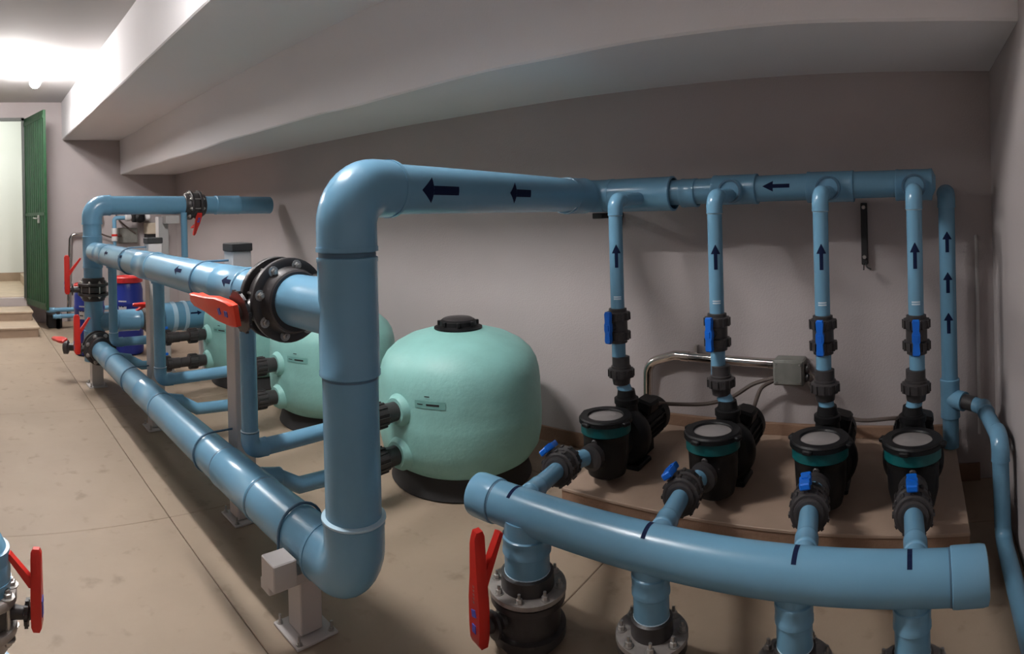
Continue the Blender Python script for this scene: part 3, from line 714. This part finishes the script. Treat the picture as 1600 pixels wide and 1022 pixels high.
pB = post('rack_post', (-3.03, 1.425), 1.475, 'tall white rack post with black cap beside the red-levered valve', cap='rubber', arms=[])
sidebolt(pB, -3.03, UZ, 1.38); sidebolt(pB, -3.03, LZ, 1.38)
pC = post('rack_post', (-4.62, 1.425), 1.475, 'tall white rack post with black cap, second along the rack', cap='rubber')
sidebolt(pC, -4.62, UZ + .02, 1.38); sidebolt(pC, -4.62, LZ, 1.38)
pD = post('rack_post', (-5.98, 1.22), .26, 'short white post under the far flanged valve of the low manifold')
pE = post('rack_post', (-6.33, 2.06), 1.70, 'tall white post with side bracket holding the high far pipe', arms=[(-6.24, 2.13, 1.665, .16, .16, .09)])

# ------------------------------------------------------------------ valves on the rack
butterfly('butterfly_valve', (-2.20, MY, UZ - .005), (1, 0, 0), (-.32, -1, -.18), (-1, 0, .04), .213, 'large dark flanged valve with orange-red lever on the upper manifold', hm='orange', L=.44, stemlen=.085, wm=.105, bolt_r=.0145, plate=.40, spread=.03)
butterfly('butterfly_valve', (-5.93, MY, LZ), (1, 0, 0), (0, -1, 0), (0, 0, 1), .2, 'dark flanged valve with upright red lever at the far end of the low manifold', L=.34, stemlen=.08, wm=.085, lt=.06, spread=.13)
# far vertical main with elbow and high pipe to the wall
FX, FY = -6.22, 1.25
fm = thing('vertical_main', (FX, FY, .2), 'far blue pipe rising at the left end of the rack and turning to the wall', 'pipe')
MB().tube([(FX, FY, 1.02), (FX, FY, 1.72)], BR, 36).build('pipe', 'pvc', fm)
MB().tube([(FX, FY, .88), (FX, FY, .44)], BR, 36).build('pipe', 'pvc', fm)
elbow((FX, FY, 1.83), (0, 0, -1), (0, 1, 0), BR, .20, fm, rad=.13)
MB().tube([(FX, FY + .1, 1.83), (FX - .03, 2.30, 1.822)], BR, 36).build('pipe', 'pvc', fm)
MB().tube([(FX - .03, 2.52, 1.82), (FX - .05, 3.38, 1.81)], BR, 36).build('pipe', 'pvc', fm)
coupling((FX - .035, 2.82, 1.818), (0, 1, 0), BR, .30, fm, k=1.06)
MB().tube([(FX, FY, .52), (FX, FY, .20)], BR * 1.08, 36).build('tee', 'pvc_fit', fm)
coupling((FX, FY, 1.34), (0, 0, 1), BR, .34, fm, name='tee', k=1.06)
MB().tube([(FX + .06, 2.26, 1.74), (FX + .06, 2.26, 1.25)], .036, 20).build('drop_pipe', 'pvc', fm)
butterfly('butterfly_valve', (FX, FY, .95), (0, 0, 1), (-.1, -1, 0), (0, 0, 1), .2, 'dark flanged valve with upright red lever on the far vertical main', L=.36, stemlen=.13, wm=.085, lt=.055, spread=.15)
butterfly('butterfly_valve', (FX - .03, 2.41, 1.821), (0, 1, 0), (.6, 0, -.5), (-.2, 0, -1), .2, 'dark flanged valve with hanging red lever on the high far pipe', L=.26, stemlen=.06, wm=.06)
# rear collector pipe behind the rack
rc = thing('collector_pipe', (FX, 2.0, .6), 'short thick blue pipe with arrow between far post and farthest tank', 'pipe')
MB().tube([(FX, FY + .05, .60), (FX - .02, 1.80, .60)], BR * .95, 32).build('pipe', 'pvc', rc)
coupling((FX - .01, 1.62, .60), (0, 1, 0), BR, .24, rc, name='reducer', k=1.15)
MB().tube([(FX - .02, 2.00, .60), (FX - .06, 2.62, .60)], .155, 40).build('pipe', 'pvc', rc)
MB().lathe([(.155, 0), (.164, .004), (.164, .05), (.155, .055)], (FX - .03, 2.10, .60), (0, 1, 0), 40, caps=False).build('coupling', 'glue_glint', rc)  # collar ridge, its reflection painted as a pale tone
MB().lathe([(.155, 0), (.164, .004), (.164, .04), (.155, .045)], (FX - .035, 2.24, .60), (0, 1, 0), 40, caps=False).build('coupling', 'glue_glint', rc)  # second ridge, pale colour again standing in for a reflection
arrow((FX - .04, 2.36, .60), (0, 1, 0), (1, -.3, .3), .155, .13, .05, rc)
for z0 in (2.05, 2.5): MB().box((FX - .04, z0, .22), (.12, .08, .44), bev=.004).build('support_leg', 'white', rc)
butterfly('butterfly_valve', (FX - .02, 1.90, .60), (0, 1, 0), (.5, -.0, .9), (.1, -1, .25), .19, 'dark flanged valve with small red lever before the rear collector pipe', L=.24, stemlen=.05, wm=.055, nb=8, flange_m='grey2')
# small drain valve left of the far main
dv = thing('drain_valve', (-6.35, 1.0, .30), 'small dark valve with red lever sticking out left of the far main', 'valve')
MB().tube([(FX, FY - .06, .34), (FX - .10, FY - .32, .34)], .04, 20).build('stub_pipe', 'grey', dv)
MB().lathe([(.055, 0), (.075, .01), (.075, .05), (.055, .06)], (FX - .075, FY - .26, .34), (-.1, -.26, 0), 20).build('valve_body', 'grey', dv)
main, trig, badge = lever('h', .20, .075, .035); S = V3(.2, -.5, .9).normalized(); Lv = V3(-.75, -.55, .25); Lv = (Lv - S * Lv.dot(S)).normalized(); Yv = Lv.cross(S); Q = Matrix((S, Yv, Lv)).transposed(); org = V3(FX - .10, FY - .32, .41)
main.v = [org + Q @ v for v in main.v]; main.build('lever', 'red', dv)

# ------------------------------------------------------------------ near-left valve at the edge of the frame
NX, NY = -2.02, .02
nl = thing('edge_pipe', (NX, NY, 0), 'blue vertical pipe at the lower left edge of the frame', 'pipe')
MB().tube([(NX, NY, 0), (NX, NY, .20)], .085, 32).build('pipe', 'pvc', nl)
MB().tube([(NX, NY, .40), (NX, NY, .58)], .085, 32).build('pipe', 'pvc', nl)
elbow((NX, NY, .60), (0, 0, -1), (-.5, -1, 0), .08, .13, nl, rad=.09)
MB().tube([(NX - .04, NY - .08, .60), (NX - 1.02, NY - 2.04, .60)], .08, 28).build('pipe', 'pvc', nl)
butterfly('butterfly_valve', (NX, NY, .375), (0, 0, 1), (.25, 1, 0), (0, 0, 1), .13, 'dark valve with bright bolts and red lever at the lower left edge', L=.21, stemlen=.075, wm=.06, flange_m='flange', bolt_r=.017, lt=.035)

# ------------------------------------------------------------------ right-hand corner pipes
rp = thing('arrowed_pipe', (.175, 3.35, .3), 'blue vertical pipe in the right corner with three upward arrows', 'pipe')
cx, cy, cr = .172, 3.35, .046
MB().tube([(cx, cy, .275), (cx, cy, 1.66)], cr, 28).build('pipe', 'pvc', rp)
elbow((cx, cy, 1.70), (0, 0, -1), (0, 1, 0), cr, .08, rp, rad=.055)
MB().tube([(cx, cy + .05, 1.70), (cx, YB, 1.70)], cr, 20).build('pipe', 'pvc', rp)
coupling((cx, cy, .55), (0, 0, 1), cr, .22, rp, name='tee', k=1.18)
az = V3(-cx, -cy, 0).normalized()
for z in (1.43, 1.205, .98): arrow((cx, cy, z), (0, 0, 1), az, cr, .115, .055, rp)
td = (V3(.30, 3.24, .545) - V3(cx, cy, .55)).normalized()
MB().tube([V3(cx, cy, .55), V3(cx, cy, .55) + td * .10], cr * 1.15, 24).build('tee_branch', 'pvc_fit', rp)
MB().tube([V3(cx, cy, .55) + td * .09, V3(cx, cy, .55) + td * .17], cr * .9, 24).build('grey_union', 'grey', rp)
cp = thing('drain_pipe', (.36, 2.8, .3), 'blue pipe running along the right wall and dropping to the floor', 'pipe')
q0 = V3(cx, cy, .55) + td * .16
MB().tube(path([q0, V3(.345, 3.20, .535), V3(.372, 2.78, .53), V3(.378, 2.76, .07), V3(.37, 1.2, .06)], .07, 7), .040, 24).build('pipe', 'pvc', cp)
elbow((.374, 2.775, .53), V3(-.01, .42, 0), (0, 0, -1), .040, .10, cp, rad=.07)
coupling(V3(.347, 3.17, .535), (V3(.372, 2.78, .53) - V3(.345, 3.2, .535)), .040, .10, cp, k=1.12)
tag(MB().tube([(.352, 3.505, .28), (.352, 3.505, 1.42), (.352, 3.525, 1.45)], .011, 10).build('wall_conduit', 'white'), 'thin pale conduit in the right corner behind the blue pipe', 'conduit')

# ------------------------------------------------------------------ electrical items on the back wall
jb = thing('junction_box', (-.757, 3.47, .67), 'grey metal junction box on the back wall at the end of the chrome conduit', 'electrical box')
MB().box((-.757, 3.465, .672), (.185, .12, .15), bev=.008).build('box_body', 'jbox', jb)
MB().box((-.757, 3.400, .672), (.165, .012, .13), bev=.003).build('box_cover', 'jbox', jb)
for a in (-1, 1):
    for b in (-1, 1): MB().lathe([(.006, 0), (.005, .004)], (-.757 + a * .07, 3.394, .672 + b * .052), (0, -1, 0), 8).build('screw', 'steel', jb)
mb = MB(); mb.lathe([(.03, 0), (.032, .02), (.026, .022)], (-.665, 3.45, .69), (1, 0, 0), 14); mb.lathe([(.03, 0), (.032, .02), (.026, .022)], (-.665, 3.45, .64), (1, 0, 0), 14); mb.build('cable_gland', 'grey', jb)
cn = thing('metal_conduit', (-1.3, 3.49, .6), 'shiny steel conduit bending down the wall behind the pumps', 'conduit')
MB().tube(path([(-.85, 3.475, .707), (-1.50, 3.475, .722), (-1.69, 3.475, .66), (-1.70, 3.475, .275)], .10, 8), .030, 20).build('conduit_tube', 'chrome', cn)
MB().lathe([(.034, 0), (.034, .05)], (-1.40, 3.475, .72), (-1, 0, 0), 16).build('conduit_coupling', 'chrome', cn)
MB().box((-1.36, 3.50, .75), (.02, .04, .08)).build('conduit_clip', 'steel', cn)
MB().lathe([(.033, 0), (.033, .04)], (-.85, 3.475, .706), (-1, 0, 0), 16).build('conduit_coupling', 'chrome', cn)
def cable(pts, label, r=.012):
    P = [Vector(p) for p in pts]; out = []
    for i in range(len(P) - 1):
        a = P[max(i - 1, 0)]; b = P[i]; c = P[i + 1]; d = P[min(i + 2, len(P) - 1)]
        for k in range(6):
            t = k / 6; out.append(.5 * ((2 * b) + (c - a) * t + (2 * a - 5 * b + 4 * c - d) * t * t + (3 * b - a - 3 * c + d) * t ** 3))
    out.append(P[-1]); return tag(MB().tube(out, r, 8).build('power_cable', 'cable'), label, 'cable', 'dark cables to the pumps')
cable([(-.85, 3.42, .635), (-.97, 3.40, .60), (-1.10, 3.38, .52), (-1.25, 3.36, .475), (-1.42, 3.30, .475), (-1.49, 3.06, .55)], 'dark cable sagging left from the junction box to the leftmost pump')
cable([(-.85, 3.42, .62), (-.91, 3.36, .59), (-.925, 3.25, .52), (-.90, 3.05, .54)], 'dark cable dropping from the junction box to the second pump')
cable([(-.66, 3.45, .69), (-.58, 3.42, .62), (-.50, 3.38, .50), (-.36, 3.36, .43), (-.15, 3.30, .46), (-.02, 3.06, .55)], 'dark cable looping right from the junction box to the rightmost pump')
cable([(-.66, 3.45, .64), (-.60, 3.40, .56), (-.50, 3.32, .45), (-.43, 3.06, .56)], 'dark cable dropping from the junction box to the third pump')
hs = thing('hanging_strap', (-.303, 3.46, 1.4), 'narrow black strap with bolts hanging on the wall below the header', 'bracket')
MB().box((-.303, 3.505, 1.475), (.036, .05, .36), bev=.003).build('strap_plate', 'rubber', hs)
for z in (1.63, 1.34): MB().lathe([(.013, 0), (.011, .012)], (-.303, 3.481, z), (0, -1, 0), 6, smooth=False).build('bolt', 'steel', hs)
MB().tube([(-.30, 3.45, 1.31), (-.285, 3.43, 1.285), (-.262, 3.42, 1.275)], .004, 6).build('wire_end', 'rubber', hs)
MB().tube([(-.305, 3.45, 1.31), (-.305, 3.43, 1.27)], .004, 6).build('wire_end', 'rubber', hs)
hb = thing('header_bracket', (-1.83, 3.4, 1.6), 'short black angle bracket under the left end of the wall header', 'bracket')
MB().box((-1.90, 3.38, 1.615), (.07, .29, .035), bev=.003).build('bracket_bar', 'rubber', hb)
MB().box((-1.90, 3.515, 1.58), (.05, .03, .07), bev=.003).build('bracket_foot', 'rubber', hb)

# ------------------------------------------------------------------ far corner: drums, dosing equipment, small pipes
def make_drum(loc, label):
    t = thing('chemical_drum', loc, label, 'drum', 'blue chemical drums at the far end')
    B = lambda n, m, mb, par=None: mb.build(n, m, par or t, world=False)
    B('drum_body', 'drum', MB().lathe([(.16, 0), (.185, .02), (.19, .06), (.19, .28), (.197, .30), (.197, .33), (.19, .35), (.19, .60), (.197, .62), (.197, .65), (.19, .67), (.19, .80), (.175, .86), (.165, .90)], (0, 0, 0), (0, 0, 1), 36))
    lid = B('drum_lid', 'drumlid', MB().lathe([(.175, .89), (.192, .895), (.192, .955), (.18, .965), (.17, .955), (.02, .95)], (0, 0, 0), (0, 0, 1), 36))
    V = []; n = 6
    for i in range(n + 1):
        a = radians(-52) + .55 * i / n
        for z in (.50, .68): V.append((cos(a) * .1925, sin(a) * .1925, z))
    mb = MB(); mb.add(V, [(2 * i, 2 * i + 2, 2 * i + 3, 2 * i + 1) for i in range(n)], False); lb = B('drum_label', 'paper', mb)
    V = []
    for (a0, a1, z0, z1) in ((-.85, -.72, .60, .66), (-.66, -.52, .60, .66), (-.85, -.6, .54, .555)):
        B('label_print', 'rubber', MB().add([(cos(a0) * .194, sin(a0) * .194, z0), (cos(a1) * .194, sin(a1) * .194, z0), (cos(a1) * .194, sin(a1) * .194, z1), (cos(a0) * .194, sin(a0) * .194, z1)], [(0, 1, 2, 3)], False), lb)
    return t
dr = make_drum((-7.35, 1.92, 0), 'blue plastic drum with red lid and white label behind the rack')
copy_tree(dr, (-7.45, 1.44, 0), scale=(1, 1, .92), label='second blue plastic drum, largely hidden behind the far vertical main')
# dosing station against the far wall
ds = thing('dosing_pump', (-9.8, 2.8, 1.7), 'small black dosing pump with white fittings on the far wall', 'pump')
y_, z_ = 2.76, 1.72
mb = MB(); mb.box((-9.78, y_, z_), (.16, .20, .16), bev=.02); mb.lathe([(.07, 0), (.08, .02), (.08, .05), (.04, .07)], (-9.70, y_, z_ - .01), (1, 0, 0), 20); mb.box((-9.8, y_ - .02, z_ + .12), (.12, .12, .10), bev=.01); mb.build('pump_body', 'black', ds)
mb = MB(); mb.lathe([(.045, 0), (.06, .02), (.06, .09), (.04, .11)], (-9.75, y_ - .13, z_), (0, -1, 0), 16); mb.build('white_fitting', 'paper', ds); mb = MB(); mb.lathe([(.045, 0), (.055, .02), (.055, .07), (.035, .09)], (-9.75, y_ + .12, z_), (0, 1, 0), 16); mb.build('white_fitting', 'paper', ds)
mb = MB(); mb.tube(path([(-9.75, y_ - .24, z_), (-9.75, y_ - .42, z_), (-9.75, y_ - .42, z_ - .17)], .05), .035, 14); mb.build('elbow', 'pvc_fit', ds)
MB().lathe([(.05, 0), (.05, .10)], (-9.75, y_ - .42, z_ - .27), (0, 0, 1), 16).build('white_nut', 'paper', ds)
MB().lathe([(.052, 0), (.052, .035)], (-9.75, y_ - .42, z_ - .305), (0, 0, 1), 16).build('red_ring', 'red', ds)
MB().lathe([(.05, 0), (.05, .08)], (-9.75, y_ - .42, z_ - .385), (0, 0, 1), 16).build('white_nut', 'paper', ds)
MB().tube([(-9.75, y_ - .42, z_ - .385), (-9.75, y_ - .42, .9)], .03, 12).build('pipe', 'pvc', ds)
cb = thing('control_box', (-9.88, 3.05, 1.5), 'cream and white control box with dark band on the far wall', 'electrical box')
MB().box((-9.86, 3.03, 1.53), (.22, .24, .19), bev=.01).build('box_cover', 'cream', cb)
MB().box((-9.88, 3.03, 1.40), (.18, .22, .09)).build('dark_band', 'rubber', cb)
MB().box((-9.87, 3.05, 1.25), (.20, .20, .21), bev=.01).build('box_base', 'paper', cb)
gb = thing('grey_panel', (-9.95, 2.5, 1.4), 'dull grey panel on the far wall below the dosing pump', 'electrical box')
MB().box((-9.96, 2.62, 1.42), (.08, .34, .26), bev=.01).build('panel_body', 'jbox', gb)
cable([(-9.93, 2.1, 1.95), (-9.9, 2.15, 1.70), (-9.9, 2.0, 1.55), (-9.9, 2.3, 1.40), (-9.9, 2.5, 1.42)], 'loose cable curling on the far wall left of the dosing pump', r=.014)
cable([(-9.93, 2.35, 2.0), (-9.9, 2.42, 1.75), (-9.9, 2.55, 1.6), (-9.9, 2.75, 1.45)], 'loose cable hanging behind the blue elbow on the far wall', r=.014)
cf = thing('bent_conduit', (-9.9, 1.6, 1.0), 'thin steel conduit bending down the far wall left of the main', 'conduit')
MB().tube(path([(-9.9, 2.1, 1.47), (-9.93, 1.62, 1.46), (-9.93, 1.56, .1)], .10, 6), .028, 12).build('conduit_tube', 'chrome', cf)
for k, z in enumerate((.30, .20)):
    f2 = thing('floor_pipe', (-9.3, 1.6, z), ('upper' if k == 0 else 'lower') + ' of two thin blue pipes near the floor beside the green door', 'pipe', 'thin blue floor pipes at the far wall')
    MB().tube([(-9.3, 1.12 + .1 * k, z), (-9.3, 2.6, z)], .034, 16).build('pipe', 'pvc', f2)
    MB().box((-9.3, 1.3, z / 2), (.05, .05, z - .03)).build('support_foot', 'grey', f2)
    coupling((-9.3, 1.2 + .1 * k, z), (0, 1, 0), .034, .1, f2, k=1.2)
kb = thing('dark_crate', (-9.5, 1.3, 0), 'dark low box on the floor beside the green door', 'box')
MB().box((-9.55, 1.27, .10), (.30, .22, .20), bev=.01).build('crate_body', 'rubber', kb)
MB().box((-9.55, 1.27, .208), (.32, .24, .02), bev=.004).build('crate_rim', 'grey', kb)
